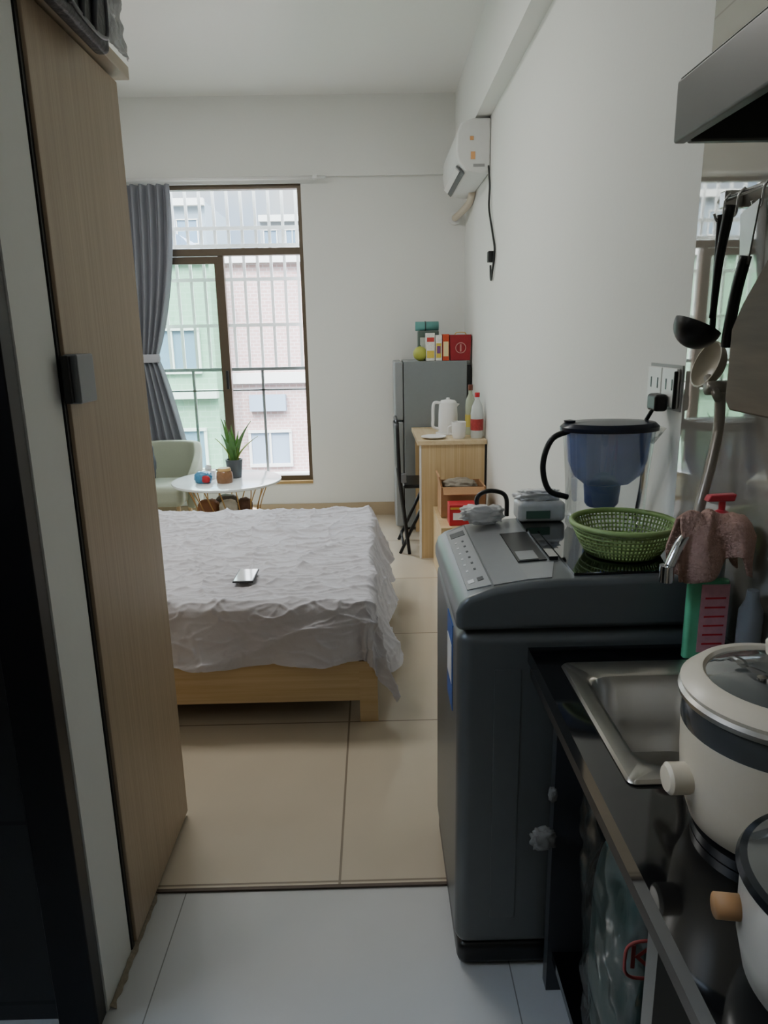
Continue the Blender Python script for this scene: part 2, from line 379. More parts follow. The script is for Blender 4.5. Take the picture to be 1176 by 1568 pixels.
# ------------------------------------------------------------------ armchair
g=grp('armchair'); M_sage=mat('sage_velvet','A2A896',.8,bump=.1,bscale=150)
cx,cy=-1.56,5.08
bx('seat_cushion',g,cx-.22,cx+.22,cy-.26,cy+.14,.26,.41,M_sage,.05,5)
def shell(u,v):
    a=math.radians(-25+230*u)
    top=.46+.20*min(1,1.5*math.sin(math.pi*u))
    z=.22+(top-.22)*v
    r=.25+.02*v
    ca,sa=math.cos(a),math.sin(a)
    ca=math.copysign(abs(ca)**.8,ca); sa=math.copysign(abs(sa)**.8,sa)
    return (cx+r*ca, cy+.02+r*sa, z)
o=grid('shell_back',g,shell,40,12,M_sage,solid=.06)
b=o.modifiers.new('b','BEVEL'); b.width=.025; b.segments=4
for i,(x,y) in enumerate([(cx-.17,cy-.2),(cx+.17,cy-.2),(cx-.15,cy+.15),(cx+.15,cy+.15)]):
    tube('leg_%d'%i,g,[(x,y,.26),(x*1.0+(.02 if x>cx else -.02),y,0.0)],.014,M_bwood,smooth=False)
g=grp('backpack')
blob('pack',g,(-1.63,4.95,.56),(.085,.08,.155),mat('pack_dark','25262c',.7),.15,2,flat=1)
tube('strap',g,[(-1.57,4.88,.66),(-1.54,4.85,.58),(-1.57,4.87,.48)],.008,M_black)

# ------------------------------------------------------------------ table
g=grp('round_side_table'); tx,ty,tz=-1.0,4.72,.48
lathe('top',g,[(0,-.012),(.345,-.012),(.362,-.006),(.364,0),(.362,.008),(.345,.012),(0,.012)],(tx,ty,tz-.012),mat('table_top','E4EAE9',.12),seg=64)
M_gold=mat('gold_wire','B08D57',.3,metal=.9)
def ring(name,par,c,r,rr,m,seg=40):
    return tube(name,par,[(c[0]+r*math.cos(2*math.pi*i/seg),c[1]+r*math.sin(2*math.pi*i/seg),c[2]) for i in range(seg)],rr,m,smooth=False,closed=True,seg=8)
ring('ring_top',g,(tx,ty,tz-.03),.27,.006,M_gold); ring('ring_base',g,(tx,ty,.008),.25,.007,M_gold); ring('ring_basket',g,(tx,ty,.24),.21,.005,M_gold)
for i in range(16):
    a=2*math.pi*i/16
    tube('wire_%d'%i,g,[(tx+.27*math.cos(a),ty+.27*math.sin(a),tz-.03),(tx+.205*math.cos(a+.2),ty+.205*math.sin(a+.2),.24),(tx+.25*math.cos(a+.4),ty+.25*math.sin(a+.4),.01)],.004,M_gold,n=5,seg=6)
lathe('basket_plate',g,[(0,0),(.2,0),(.2,.008),(0,.008)],(tx,ty,.235),M_gold)
for i,(x,y,s,c) in enumerate([(-.12,-.08,.07,'8a5a38'),(.02,-.11,.06,'C9C4B8'),(.12,-.06,.05,'5a3b2a'),(-.02,.05,.08,'6f6a62')]):
    blob('stored_packet_%d'%i,g,(tx+x,ty+y,.30),(s,s*.8,.06),mat('pk%d'%i,c,.5),.2,3,flat=1)
g=grp('potted_snake_plant')
px,py=tx+.045,ty+.05
lathe('pot',g,[(0,0),(.045,0),(.056,.11),(.058,.125),(.05,.125),(.048,.10),(0,.10)],(px,py,tz+.001),mat('pot_grey','4c4f52',.5))
M_leaf=mat('leaf_green','4E7C34',.5,var=.35,bscale=30); M_leafe=mat('leaf_yellow','A9B358',.5)
for i in range(10):
    a=i*2.4; tilt=.04+.065*(i%3); hgt=.17+.04*((i*7)%4)
    def lf(u,v,a=a,tilt=tilt,hgt=hgt):
        w=.024*math.sin(math.pi*min(1,(.25+.75*v)))**.7*(1-v**4)
        r=.012+tilt*v*v*.9+.01
        c=Vector((px+r*math.cos(a),py+r*math.sin(a),tz+.10+hgt*v))
        s=Vector((-math.sin(a),math.cos(a),0))
        q=(u-.5)*2
        return c+s*w*q+Vector((math.cos(a),math.sin(a),0))*(-.006*(1-q*q))
    grid('leaf_%d'%i,g,lf,4,12,M_leaf if i%4 else M_leafe,solid=.002)
g=grp('snack_packet')
blob('blue',g,(tx-.13,ty-.12,tz+.035),(.055,.04,.042),mat('pkt_blue','4a8fb8',.35,var=.5,bscale=40),.2,3,flat=1)
blob('red_part',g,(tx-.105,ty-.155,tz+.03),(.025,.015,.025),M_red,.2,3,flat=1)
g=grp('candy_jar')
lathe('jar',g,[(0,0),(.05,0),(.055,.03),(.05,.07),(.04,.08)],(tx+.01,ty-.12,tz),mat('jar_brown','8B6546',.25,var=.3,bscale=60)); lathe('lid',g,[(0,.095),(.04,.095),(.045,.08),(.045,.078)],(tx+.01,ty-.12,tz+.002),mat('lid_gold','C9A36a',.4))
g=grp('tissue_box')
bx('box',g,tx-.17,tx-.08,ty-.01,ty+.05,tz+.001,tz+.06,M_white,.008); blob('tissue',g,(tx-.125,ty+.02,tz+.075),(.02,.012,.02),M_white,.4,3)

# ------------------------------------------------------------------ fridge
g=grp('mini_fridge'); M_fr=mat('fridge_grey','888E90',.35,metal=.25); M_frd=mat('fridge_door','969B9d',.33,metal=.25)
bx('cabinet',g,.215,.66,5.06,5.50,.02,1.22,M_fr,.006)
bx('door_lower',g,.148,.210,5.06,5.50,.03,.80,M_frd,.012); bx('door_upper',g,.148,.210,5.06,5.50,.81,1.22,M_frd,.012)
bx('door_gasket',g,.2105,.2145,5.07,5.49,.03,1.21,M_black)
bx('rear_coil',g,.661,.690,5.08,5.48,.05,1.19,M_black,.003)
for i in range(4): bx('foot_%d'%i,g,.23+.35*(i%2),.27+.35*(i%2),5.08+.36*(i//2),5.12+.36*(i//2),0,.021,M_black)
ft=1.221
g=grp('pomelo'); lathe('fruit',g,[(0.0001,-.05)]+[(.05*math.cos(a),.05*math.sin(a)) for a in [math.radians(d) for d in range(-80,81,10)]]+[(.0001,.05)],(.335,5.12,ft+.05),mat('pomelo_skin','A9AE4A',.5,bump=.2,bscale=120)); tube('stem',g,[(.335,5.12,ft+.098),(.336,5.12,ft+.108)],.004,M_leaf,smooth=False)
g=grp('snack_carton')
cols=['D9C050','D8DDE0','C44a28','6aa05a','E8D9a0']
bx('carton_a',g,.375,.435,5.08,5.17,ft,ft+.19,mat('c_white','E6E4DC',.5,var=.3,bscale=60),.002)
bx('label_a',g,.380,.430,5.078,5.0795,ft+.02,ft+.07,mat('c_yel',cols[0],.5))
bx('label_a2',g,.380,.430,5.078,5.0795,ft+.13,ft+.16,mat('c_red2','C0403a',.5))
bx('carton_b',g,.44,.485,5.08,5.17,ft,ft+.175,mat('c_white','E6E4DC',.5,var=.3,bscale=60),.002)
bx('label_b',g,.445,.48,5.078,5.0795,ft+.02,ft+.12,mat('c_yel',cols[0],.5)); bx('label_b2',g,.45,.475,5.0765,5.0775,ft+.05,ft+.10,mat('c_pur','7b4a86',.5))
bx('carton_c',g,.49,.535,5.08,5.17,ft,ft+.18,mat('c_org',cols[2],.5,var=.5,bscale=50),.002)
bx('label_c',g,.495,.53,5.078,5.0795,ft+.03,ft+.13,mat('c_cream',cols[4],.5))
g=grp('shelf_tin'); bx('tin',g,.325,.475,5.20,5.29,ft,ft+.205,mat('jar_dark','56665e',.4),.008); bx('label',g,.34,.46,5.198,5.1995,ft+.05,ft+.16,mat('c_sack','c2c8c0',.6,var=.3,bscale=40))
g=grp('rolled_mat'); 
tube('roll',g,[(.31,5.245,ft+.238),(.475,5.245,ft+.238)],.032,mat('teal_roll','5f9b96',.6,bump=.2),smooth=False,seg=20)
tube('strap',g,[(.38,5.245+.034*math.cos(a),ft+.238+.034*math.sin(a)) for a in [2*math.pi*i/20 for i in range(20)]],.003,M_black,smooth=False,closed=True)
g=grp('gift_bag')
prism('bag',g,[(.545,ft),(.685,ft),(.692,ft+.175),(.54,ft+.175)],'Y',5.09,5.17,mat('dark_red','96202a',.5,var=.2,bscale=30),.003)
tube('handle',g,[(.575,5.09,ft+.175),(.59,5.088,ft+.19),(.64,5.088,ft+.19),(.655,5.09,ft+.175)],.003,mat('gold_cord','C9A03f',.4))
ring2=[(.617+.035*math.cos(a),5.086,ft+.085+.035*math.sin(a)) for a in [2*math.pi*i/24 for i in range(24)]]
M_gd=mat('pale_pink','C98a86',.5)
tube('emblem',g,ring2,.003,M_gd,smooth=False,closed=True)
bx('emblem_bar',g,.612,.622,5.087,5.0895,ft+.06,ft+.11,M_gd)

# ------------------------------------------------------------------ desk
g=grp('desk')
bx('top',g,.265,.697,4.36,5.04,.735,.762,M_dtop,.002)
bx('side_near',g,.29,.685,4.372,4.390,0,.734,M_dwood); bx('side_far',g,.29,.69,5.012,5.03,0,.734,M_dwood)
bx('modesty',g,.665,.683,4.391,5.011,.3,.734,M_dwood)
bx('edge_strip',g,.278,.2895,4.37,4.392,0,.734,M_white)
bx('back_edge',g,.686,.6975,4.372,4.39,0,.734,M_black)
g=grp('folding_chair')
cyA,cyB=4.47,4.84
for i,y in enumerate((cyA,cyB)):
    tube('upright_%d'%i,g,[(.145,y,.86),(.150,y,.62),(.165,y,.44),(.215,y,.0)],.012,M_blackm,n=6)
    tube('rear_leg_%d'%i,g,[(.36,y+.02*(1-2*i),.44),(.155,y+.02*(1-2*i),.0)],.011,M_blackm,smooth=False)
tube('top_rail',g,[(.145,cyA,.86),(.145,cyB,.86)],.011,M_blackm,smooth=False)
tube('foot_rail',g,[(.175,cyA+.02,.06),(.175,cyB-.02,.06)],.008,M_blackm,smooth=False)
grid('back_panel',g,lambda u,v:(.148+.012*(1-v)-.02*math.sin(math.pi*u),cyA+.01+(cyB-cyA-.02)*u,.56+.29*v),12,6,M_black,solid=.012)
bx('seat',g,.18,.53,cyA+.02,cyB-.02,.435,.46,M_black,.01)
bx('hinge',g,.165,.20,cyA-.015,cyA+.012,.48,.54,M_hand,.005)
dz=.763
g=grp('electric_kettle')
kx,ky=.485,4.66
lathe('body',g,[(0,0),(.062,0),(.064,.02),(.062,.12),(.057,.19),(.055,.195)],(kx,ky,dz+.012),M_white)
lathe('lid',g,[(.056,.195),(.045,.208),(.012,.214),(.012,.224),(.0001,.226)],(kx,ky,dz+.012),M_white)
lathe('base',g,[(0,0),(.075,0),(.075,.01),(.06,.0125),(0,.0125)],(kx-.005,ky,dz),M_white)
tube('handle',g,[(kx-.05,ky-.01,dz+.205),(kx-.095,ky-.02,dz+.20),(kx-.10,ky-.02,dz+.10),(kx-.098,ky-.02,dz+.05),(kx-.06,ky-.01,dz+.035)],.010,M_white)
prism('spout',g,[(kx+.04,dz+.16),(kx+.075,dz+.195),(kx+.045,dz+.20)],'Y',ky-.015,ky+.015,M_white,.003)
g=grp('plate'); lathe('dish',g,[(0,0),(.05,0),(.080,.012),(.078,.015),(.05,.004),(0,.004)],(.375,4.47,dz),M_white)
g=grp('mug')
lathe('cup',g,[(0,0),(.034,0),(.042,.02),(.045,.105),(.041,.105),(.038,.01),(0,.01)],(.530,4.44,dz),M_white)
tube('ear',g,[(.486,4.44,dz+.08),(.466,4.44,dz+.07),(.466,4.44,dz+.035),(.489,4.44,dz+.025)],.005,M_white)
M_clr=thin('clear_plastic',(.93,.95,.95),.10)
g=grp('soda_bottle')
lathe('bottle',g,[(0,0),(.036,0),(.040,.02),(.038,.10),(.040,.15),(.032,.20),(.014,.24),(.013,.265)],(.645,4.45,dz),mat('milky_pet','D8DEDC',.15,alpha=.75))
lathe('label',g,[(.0405,.05),(.0405,.12)],(.645,4.45,dz),mat('lbl_red','A83A3a',.4,var=.5,bscale=80)); lathe('cap',g,[(.0155,.255),(.0155,.282),(0,.282)],(.645,4.45,dz),M_red)
g=grp('sauce_bottle')
lathe('bottle',g,[(0,0),(.032,0),(.032,.18),(.03,.22),(.013,.26),(.013,.29)],(.625,4.62,dz),mat('sauce_glass','B9C2a8',.15,alpha=.85)); lathe('cap',g,[(.016,.285),(.016,.32),(0,.32)],(.625,4.62,dz),mat('cap_brown','6b3a2a',.4)); lathe('label',g,[(.0325,.05),(.0325,.13)],(.625,4.62,dz),mat('lbl_y','C8B85a',.5))

g=grp('cardboard_box'); M_card=mat('cardboard','A9805A',.8,bump=.1)
boxes('walls',g,[(.38,.64,4.02,4.03,.36,.54),(.38,.64,4.24,4.25,.36,.54),(.38,.39,4.03,4.24,.36,.54),(.63,.64,4.03,4.24,.36,.54),(.39,.63,4.03,4.24,.36,.37)],M_card)
prism('flap',g,[(.38,.54),(.39,.54),(.375,.60),(.367,.598)],'Y',4.03,4.24,M_card); prism('flap_b',g,[(4.02,.54),(4.03,.54),(3.97,.50),(3.965,.507)],'X',.39,.63,M_card)
blob('paper',g,(.5,4.14,.52),(.10,.07,.045),mat('paper_mix','8d8577',.6,var=.5,bscale=30),.3,3)
g=grp('red_box'); bx('carton',g,.41,.56,3.84,3.955,.356,.475,M_red,.003); bx('label',g,.43,.50,3.8385,3.8395,.39,.43,M_white); bx('band',g,.415,.555,3.8385,3.8395,.45,.462,mat('gold_cord','C9A03f',.4))
g=grp('wooden_crate')
boxes('crate',g,[(.36,.66,3.80,3.815,0,.355),(.36,.66,4.30,4.315,0,.355),(.36,.375,3.815,4.30,0,.355),(.645,.66,3.815,4.30,0,.355),(.375,.645,3.815,4.30,.33,.355)],M_bwood)

# ------------------------------------------------------------------ air conditioner
g=grp('air_conditioner')
prof=[(.698,2.585),(.60,2.585),(.53,2.565),(.505,2.51),(.502,2.42),(.512,2.36),(.56,2.31),(.64,2.295),(.698,2.30)]
M_ac=mat('ac_plastic','DADBD9',.4)
prism('housing',g,prof,'Y',4.42,5.22,M_ac,.012,4)
prism('vent',g,[(.513,2.350),(.556,2.306),(.550,2.300),(.506,2.345)],'Y',4.47,5.17,mat('vent_grey','5a5d5f',.5))
prism('louver',g,[(.508,2.345),(.530,2.322),(.526,2.316),(.502,2.340)],'Y',4.49,5.15,M_white)
bx('sticker_a',g,.58,.60,4.417,4.4195,2.47,2.49,mat('stk_o','D9a06a',.5)); bx('sticker_b',g,.585,.61,4.417,4.4195,2.37,2.41,mat('stk_o','D9a06a',.5))
bx('badge',g,.600,.665,4.417,4.4195,2.33,2.345,mat('stk_g','9a9a9a',.5))
bx('wall_bracket',g,.6985,.6995,4.43,5.21,2.31,2.60,mat('stk_g','9a9a9a',.5))
g=grp('refrigerant_pipe')
M_pipe=mat('pipe_wrap','CFC4B2',.7,bump=.3,bscale=120)
tube('pipe',g,[(.675,5.00,2.30),(.675,5.15,2.26),(.65,5.35,2.235),(.62,5.53,2.22)],.024,M_pipe)
lathe('wall_cover',g,[(0,0),(.045,0),(.045,.01),(0,.012)],(.62,YB-.002,2.22),M_white,rot=Matrix.Rotation(math.pi/2,3,'X'))
g=grp('power_cable')
tube('cord',g,[(.685,4.40,2.33),(.69,4.38,2.22),(.685,4.36,2.1),(.69,4.25,1.95),(.69,4.17,1.85),(.688,4.22,1.74),(.690,4.28,1.70),(.689,4.30,1.78)],.006,M_black)
bx('plug',g,.66,.698,4.20,4.25,1.79,1.85,M_black,.006)

# ------------------------------------------------------------------ washing machine
g=grp('washing_machine')
M_w=mat('washer_body','616464',.34,metal=.25); M_wt=mat('washer_top','909293',.3,metal=.3); M_wp=mat('washer_panel','9c9ea0',.3,metal=.3)
M_bg=mat('black_glass','070809',.04,coat=1)
wx0,wx1,wy0,wy1=.158,.668,1.312,1.80
bx('cabinet',g,wx0,wx1,wy0,wy1,.06,.822,M_w,.028,5)
bx('plinth',g,wx0+.005,wx1-.005,wy0+.005,wy1-.005,.0,.062,M_black,.02,3)
tp=[(wx0-.004,.826),(wx0-.004,.862),(wx0+.004,.885),(wx0+.02,.898),(.228,.915),(.30,.926),(.36,.930),(.672,.934),(.672,.826)]
prism('top_housing',g,tp,'Y',wy0-.006,wy1+.004,M_w,.014,4)
def zt(x):
    P=[(wx0+.02,.898),(.228,.915),(.30,.926),(.36,.930),(.672,.934)]
    for (a,b),(c,d) in zip(P,P[1:]):
        if x<=c: return b+(d-b)*(x-a)/(c-a)
    return .934
def slab(name,pts,m,off=.002):
    V=[(x,y,zt(x)+off) for x,y in pts]; V+= [(x,y,zt(x)-.002) for x,y in pts]; n=len(pts)
    F=[tuple(range(n)),tuple(range(2*n-1,n-1,-1))]+[(i,(i+1)%n,n+(i+1)%n,n+i) for i in range(n)]
    return mk(name,g,V,F,m)
slab('control_panel',[(wx0+.022,1.345),(.226,1.330),(.226,1.775),(wx0+.022,1.765)],M_wp)
slab('silver_deck',[(.230,1.325),(.298,1.325),(.298,1.785),(.230,1.785)],M_wt)
slab('silver_deck_b',[(.298,1.325),(.345,1.325),(.372,1.42),(.298,1.42)],M_wt)
slab('silver_deck_c',[(.298,1.655),(.36,1.655),(.36,1.785),(.298,1.785)],M_wt)
slab('recess',[(.300,1.435),(.362,1.435),(.362,1.65),(.300,1.65)],M_black,.0025)
slab('recess_lip',[(.366,1.435),(.385,1.435),(.385,1.65),(.366,1.65)],M_bg,.008)
slab('handle_flap',[(.305,1.44),(.345,1.44),(.345,1.50),(.305,1.50)],M_wt,.004)
slab('glass_lid',[(.390,1.33),(.66,1.33),(.66,1.785),(.364,1.785),(.364,1.66),(.390,1.64)],M_bg,.006)
M_ic=mat('icon_white','D8DADA',.5); M_icd=mat('icon_dark','33373a',.4)
k=0
for i in range(6):
    for j in range(2):
        x=.190+.016*j; y=1.44+.042*i; k+=1
        slab('icon_%d'%k,[(x,y),(x+.005,y),(x+.005,y+.010),(x,y+.010)],M_ic if k%2 else M_icd,.0028)
slab('display',[(.186,1.70),(.220,1.70),(.220,1.74),(.186,1.74)],M_icd,.0028)
slab('button_a',[(.186,1.37),(.198,1.37),(.198,1.39),(.186,1.39)],M_ic,.0028); slab('button_b',[(.205,1.37),(.217,1.37),(.217,1.39),(.205,1.39)],M_icd,.0028)
bx('energy_label',g,wx0-.0015,wx0+.001,1.40,1.50,.60,.80,M_blue); bx('energy_label_white',g,wx0-.0025,wx0-.0016,1.41,1.49,.66,.75,M_white)
bx('side_groove',g,wx0+.075,wx0+.13,wy0-.002,wy0+.002,.14,.74,M_w,.0015)
bx('side_groove_b',g,wx0+.30,wx0+.355,wy0-.002,wy0+.002,.14,.74,M_w,.0015)

# pitcher ------------------------------------------------------
g=grp('water_filter_pitcher'); X,Y,Z=.555,1.665,.9405
lathe('jug',g,[(0,0),(.080,0),(.084,.008),(.088,.12),(.097,.235)],(X,Y,Z),M_clr,sx=1.12,sy=.72)
M_res=mat('blue_reservoir','7E98DE',.15,alpha=.68)
lathe('reservoir',g,[(0,.105),(.050,.105),(.072,.125),(.085,.16),(.091,.232)],(X,Y,Z),M_res,sx=1.1,sy=.68)
lathe('filter',g,[(0,.05),(.034,.05),(.040,.058),(.044,.105),(0,.106)],(X-.01,Y,Z),mat('filter_blue','4560a8',.3,alpha=.85),sx=1,sy=.9)
lathe('lid',g,[(.103,.233),(.104,.243),(.095,.252),(.04,.256),(0,.256)],(X,Y,Z),mat('navy_lid','1c2233',.3),sx=1.12,sy=.72)
lathe('lid_knob',g,[(0,.256),(.012,.256),(.014,.262),(0,.264)],(X-.095,Y,Z-.004),mat('navy_lid','1c2233',.3))
tube('handle',g,[(X-.095,Y-.01,Z+.236),(X-.140,Y-.015,Z+.215),(X-.158,Y-.015,Z+.155),(X-.142,Y-.015,Z+.095),(X-.095,Y-.01,Z+.075)],.007,M_black)
prism('spout',g,[(X+.100,Z+.20),(X+.128,Z+.238),(X+.10,Z+.238)],'Y',Y-.02,Y+.02,M_clr)

# colander ------------------------------------------------------
g=grp('colander'); X,Y,Z=.525,1.45,.9405
M_col=mat('green_plastic','87a062',.45)
tube('rim',g,[(X+.107*math.cos(2*math.pi*i/48),Y+.107*math.sin(2*math.pi*i/48),Z+.066) for i in range(48)],.006,M_col,smooth=False,closed=True)
lathe('floor_disc',g,[(0,0),(.074,0),(.078,.005),(.074,.006),(0,.004)],(X,Y,Z),M_col)
for i in range(72):
    a=2*math.pi*i/72
    tube('rib_%d'%i,g,[(X+.077*math.cos(a),Y+.077*math.sin(a),Z+.003),(X+.093*math.cos(a),Y+.093*math.sin(a),Z+.032),(X+.105*math.cos(a),Y+.105*math.sin(a),Z+.064)],.0022,M_col,smooth=False,seg=5)
for k2,(r,z) in enumerate([(.083,.013),(.088,.021),(.092,.030),(.096,.038),(.100,.047),(.103,.056)]):
    tube('hoop_%d'%k2,g,[(X+r*math.cos(2*math.pi*i/48),Y+r*math.sin(2*math.pi*i/48),Z+z) for i in range(48)],.0022,M_col,smooth=False,closed=True,seg=5)

g=grp('tissue_pack'); 
bx('pack',g,.355,.475,1.715,1.785,.938,.990,mat('tissue_pack_plastic','D6D8D6',.25,var=.2,bscale=40),.012,4)
bx('print',g,.375,.435,1.7125,1.7145,.948,.968,mat('print_green','4f6f62',.4))
blob('wrap',g,(.41,1.75,1.0),(.052,.026,.016),mat('film_white','E2E3E3',.2),.5,3.4)
g=grp('crumpled_plastic_bag')
blob('bag_a',g,(.270,1.75,.954),(.05,.026,.022),mat('film_white','E2E3E3',.2),.55,3.6)
g=grp('cable_loop')
tube('cord',g,[(.268,1.788,.934),(.262,1.788,.985),(.285,1.788,1.004),(.320,1.788,1.002),(.338,1.788,.985),(.340,1.788,.938)],.006,M_black)

# socket ------------------------------------------------------
g=grp('wall_socket')
bx('backing',g,XR-.004,XR-.0003,1.615,1.801,1.218,1.322,mat('socket_edge','9a9b9a',.5))
bx('plate_a',g,XR-.013,XR-.0045,1.71,1.795,1.225,1.315,M_white,.003); bx('plate_b',g,XR-.013,XR-.0045,1.622,1.707,1.225,1.315,M_white,.003)
for i,y in enumerate((1.645,1.68,1.73,1.77)):
    bx('slot_%d'%i,g,XR-.0138,XR-.0129,y-.003,y+.003,1.265,1.29,M_black)
bx('plug',g,XR-.045,XR-.0135,1.655,1.71,1.215,1.255,M_black,.008); bx('plug_b',g,XR-.022,XR-.013,1.612,1.619,1.225,1.31,M_black,.003)
tube('cord',g,[(XR-.04,1.68,1.22),(XR-.05,1.71,1.16),(XR-.03,1.74,1.05),(XR-.02,1.79,.94),(XR-.012,1.83,.84)],.005,M_black)

# ------------------------------------------------------------------ counter
g=grp('kitchen_counter')
M_gran=mat('black_granite','111214',.07,var=.6,bscale=400,coat=.4)
sx0,sx1,sy0,sy1=.352,.60,.862,1.20
zt_=.795
boxes('top',g,[(.295,sx0,.0,1.295,.765,zt_),(sx1,.695,.0,1.295,.765,zt_),(sx0,sx1,.0,sy0,.765,zt_),(sx0,sx1,sy1,1.295,.765,zt_)],M_gran)
bx('apron',g,.30,.315,.0,1.29,.735,.7645,mat('apron_dark','2b2927',.4))
M_slab=mat('grey_slab','5b5c5c',.35)
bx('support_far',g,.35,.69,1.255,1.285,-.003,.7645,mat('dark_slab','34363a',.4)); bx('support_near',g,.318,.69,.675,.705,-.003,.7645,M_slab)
bx('lower_shelf',g,.36,.69,.706,1.254,.08,.10,M_gran)
g=grp('kitchen_sink')
def rr(x0,x1,y0,y1,r,n=6):
    P=[]
    for (cx_,cy_,a0) in [(x1-r,y1-r,0),(x0+r,y1-r,90),(x0+r,y0+r,180),(x1-r,y0+r,270)]:
        for k in range(n+1):
            a=math.radians(a0+90*k/n); P.append((cx_+r*math.cos(a),cy_+r*math.sin(a)))
    return P
loops=[(rr(.338,.614,.848,1.214,.012),.7965),(rr(.341,.611,.851,1.211,.012),.8015),(rr(.362,.594,.875,1.165,.035),.8015),(rr(.368,.588,.882,1.158,.045),.799),(rr(.374,.582,.888,1.152,.05),.78),(rr(.386,.57,.908,1.135,.05),.66),(rr(.41,.548,.935,1.11,.045),.645)]
V=[];F=[];n=len(loops[0][0])
for P,z in loops: V+=[(x,y,z) for x,y in P]
for k in range(len(loops)-1):
    for i in range(n):
        F.append((k*n+i,k*n+(i+1)%n,(k+1)*n+(i+1)%n,(k+1)*n+i))
F.append(tuple((len(loops)-1)*n+i for i in range(n)))
o=mk('basin',g,V,F,M_steel,smooth=True,solid=.0015)
e=o.modifiers.new('e','EDGE_SPLIT'); e.split_angle=math.radians(50)
lathe('drain',g,[(.03,0),(.03,.003),(.02,.001),(0,.001)],(.48,1.03,.6465),M_chrome)

# pots ------------------------------------------------------
g=grp('electric_cooker'); X,Y,Z=.468,.740,zt_+.001
M_cream=mat('cream_enamel','C9C0AE',.3); M_cg=mat('lid_glass_dark','4a4d4c',.06,coat=1)
lathe('foot',g,[(0,0),(.085,0),(.085,.012),(0,.012)],(X,Y,Z),M_black)
lathe('body',g,[(0,.010),(.07,.010),(.09,.025),(.102,.06),(.106,.11),(.108,.150)],(X,Y,Z),M_cream,seg=64)
lathe('band',g,[(.108,.150),(.1085,.152),(.1075,.178),(.106,.180)],(X,Y,Z),mat('cooker_band','55585a',.15,metal=.5),seg=64)
lathe('steel_ring',g,[(.106,.180),(.113,.184),(.114,.190),(.110,.194)],(X,Y,Z),M_steel,seg=64)
lathe('lid_rim',g,[(.110,.193),(.112,.199),(.098,.212),(.088,.213),(.084,.209)],(X,Y,Z),M_cream,seg=64)
lathe('lid_glass',g,[(.086,.209),(.06,.219),(.03,.224),(0,.225)],(X,Y,Z),M_cg,seg=64)
lathe('knob',g,[(.012,.224),(.012,.236),(.024,.242),(.025,.254),(.018,.259),(0,.260)],(X,Y,Z),M_cream)
lathe('vent_a',g,[(0,.225),(.005,.225),(.005,.228),(0,.228)],(X-.04,Y-.02,Z-.003),M_chrome)
lathe('side_knob',g,[(0,0),(.016,0),(.019,.006),(.019,.028),(.015,.032),(0,.032)],(X-.098,Y+.0,Z+.085),M_cream,rot=Matrix.Rotation(-math.pi/2,3,'Y'))
g=grp('cooking_pot'); X,Y,Z=.428,.520,zt_+.001
M_pw=mat('pot_white','C0C1BD',.25)
lathe('body',g,[(0,0),(.075,0),(.092,.015),(.100,.05),(.102,.115),(.104,.12)],(X,Y,Z),M_pw,seg=64)
lathe('rim',g,[(.104,.118),(.107,.122),(.104,.128),(.094,.130)],(X,Y,Z),mat('rim_grey','2f3338',.2,metal=.6),seg=64)
lathe('glass_lid',g,[(.098,.129),(.07,.143),(.03,.15),(0,.151)],(X,Y,Z),M_cg,seg=64)
lathe('knob',g,[(.01,.15),(.01,.165),(.022,.17),(.02,.182),(0,.183)],(X,Y,Z),M_black)
tube('handle',g,[(X-.092,Y+.03,Z+.078),(X-.118,Y+.032,Z+.080)],.012,mat('wood_handle','A07a52',.5),smooth=False,seg=18)

# range hood ------------------------------------------------------
g=grp('range_hood'); M_hd=mat('hood_grey','605f5c',.35,metal=.4)
bx('front_lip',g,.350,.364,.15,.888,1.607,1.672,M_hd,.003)
bx('far_lip',g,.365,.694,.874,.888,1.607,1.672,M_hd,.003); bx('near_lip',g,.365,.694,.15,.164,1.607,1.672,M_hd,.003)
prism('canopy',g,[(.351,1.673),(.693,1.673),(.693,1.87),(.60,1.85)],'Y',.15,.888,M_hd,.003)
bx('filter',g,.40,.67,.20,.84,1.662,1.672,M_black,.003)
for i in range(9): bx('filter_slat_%d'%i,g,.41+.028*i,.42+.028*i,.22,.82,1.655,1.662,M_blackm)

# utensils ------------------------------------------------------
g=grp('utensil_rail')
tube('bar',g,[(.665,1.02,1.635),(.665,1.44,1.635)],.005,M_chrome,smooth=False)
for i,y in enumerate((1.04,1.42)): bx('mount_%d'%i,g,.66,.6955,y-.012,y+.012,1.62,1.65,M_chrome,.003)
for i,y in enumerate((1.11,1.18,1.26,1.345,1.395)): tube('hook_%d'%i,g,[(.665,y,1.642),(.655,y,1.63),(.652,y,1.60),(.642,y,1.595),(.636,y,1.607)],.0025,M_chrome)
g=grp('ladle')
tube('handle',g,[(.636,1.335,1.612),(.630,1.345,1.52),(.630,1.352,1.42)],.010,M_black,r2=.006)
sp=[(.042*math.sin(a),-.042*math.cos(a)) for a in [math.radians(d) for d in range(0,91,10)]]
lathe('bowl',g,sp,(.605,1.352,1.408),M_black,solid=.003,rot=Matrix.Rotation(math.radians(25),3,'Y'))
g=grp('soup_spoon')
tube('handle',g,[(.648,1.395,1.605),(.65,1.395,1.5),(.652,1.395,1.38)],.006,M_black)
lathe('bowl',g,[(.045*math.sin(a),-.03*math.cos(a)) for a in [math.radians(d) for d in range(0,91,10)]],(.645,1.395,1.335),mat('cream_plastic','B5AE9c',.35),solid=.003,rot=Matrix.Rotation(math.radians(-70),3,'Y'),sy=1.1)
g=grp('frying_spatula')
tube('handle',g,[(.636,1.262,1.52),(.630,1.272,1.46),(.632,1.290,1.39),(.634,1.295,1.37)],.010,M_black)
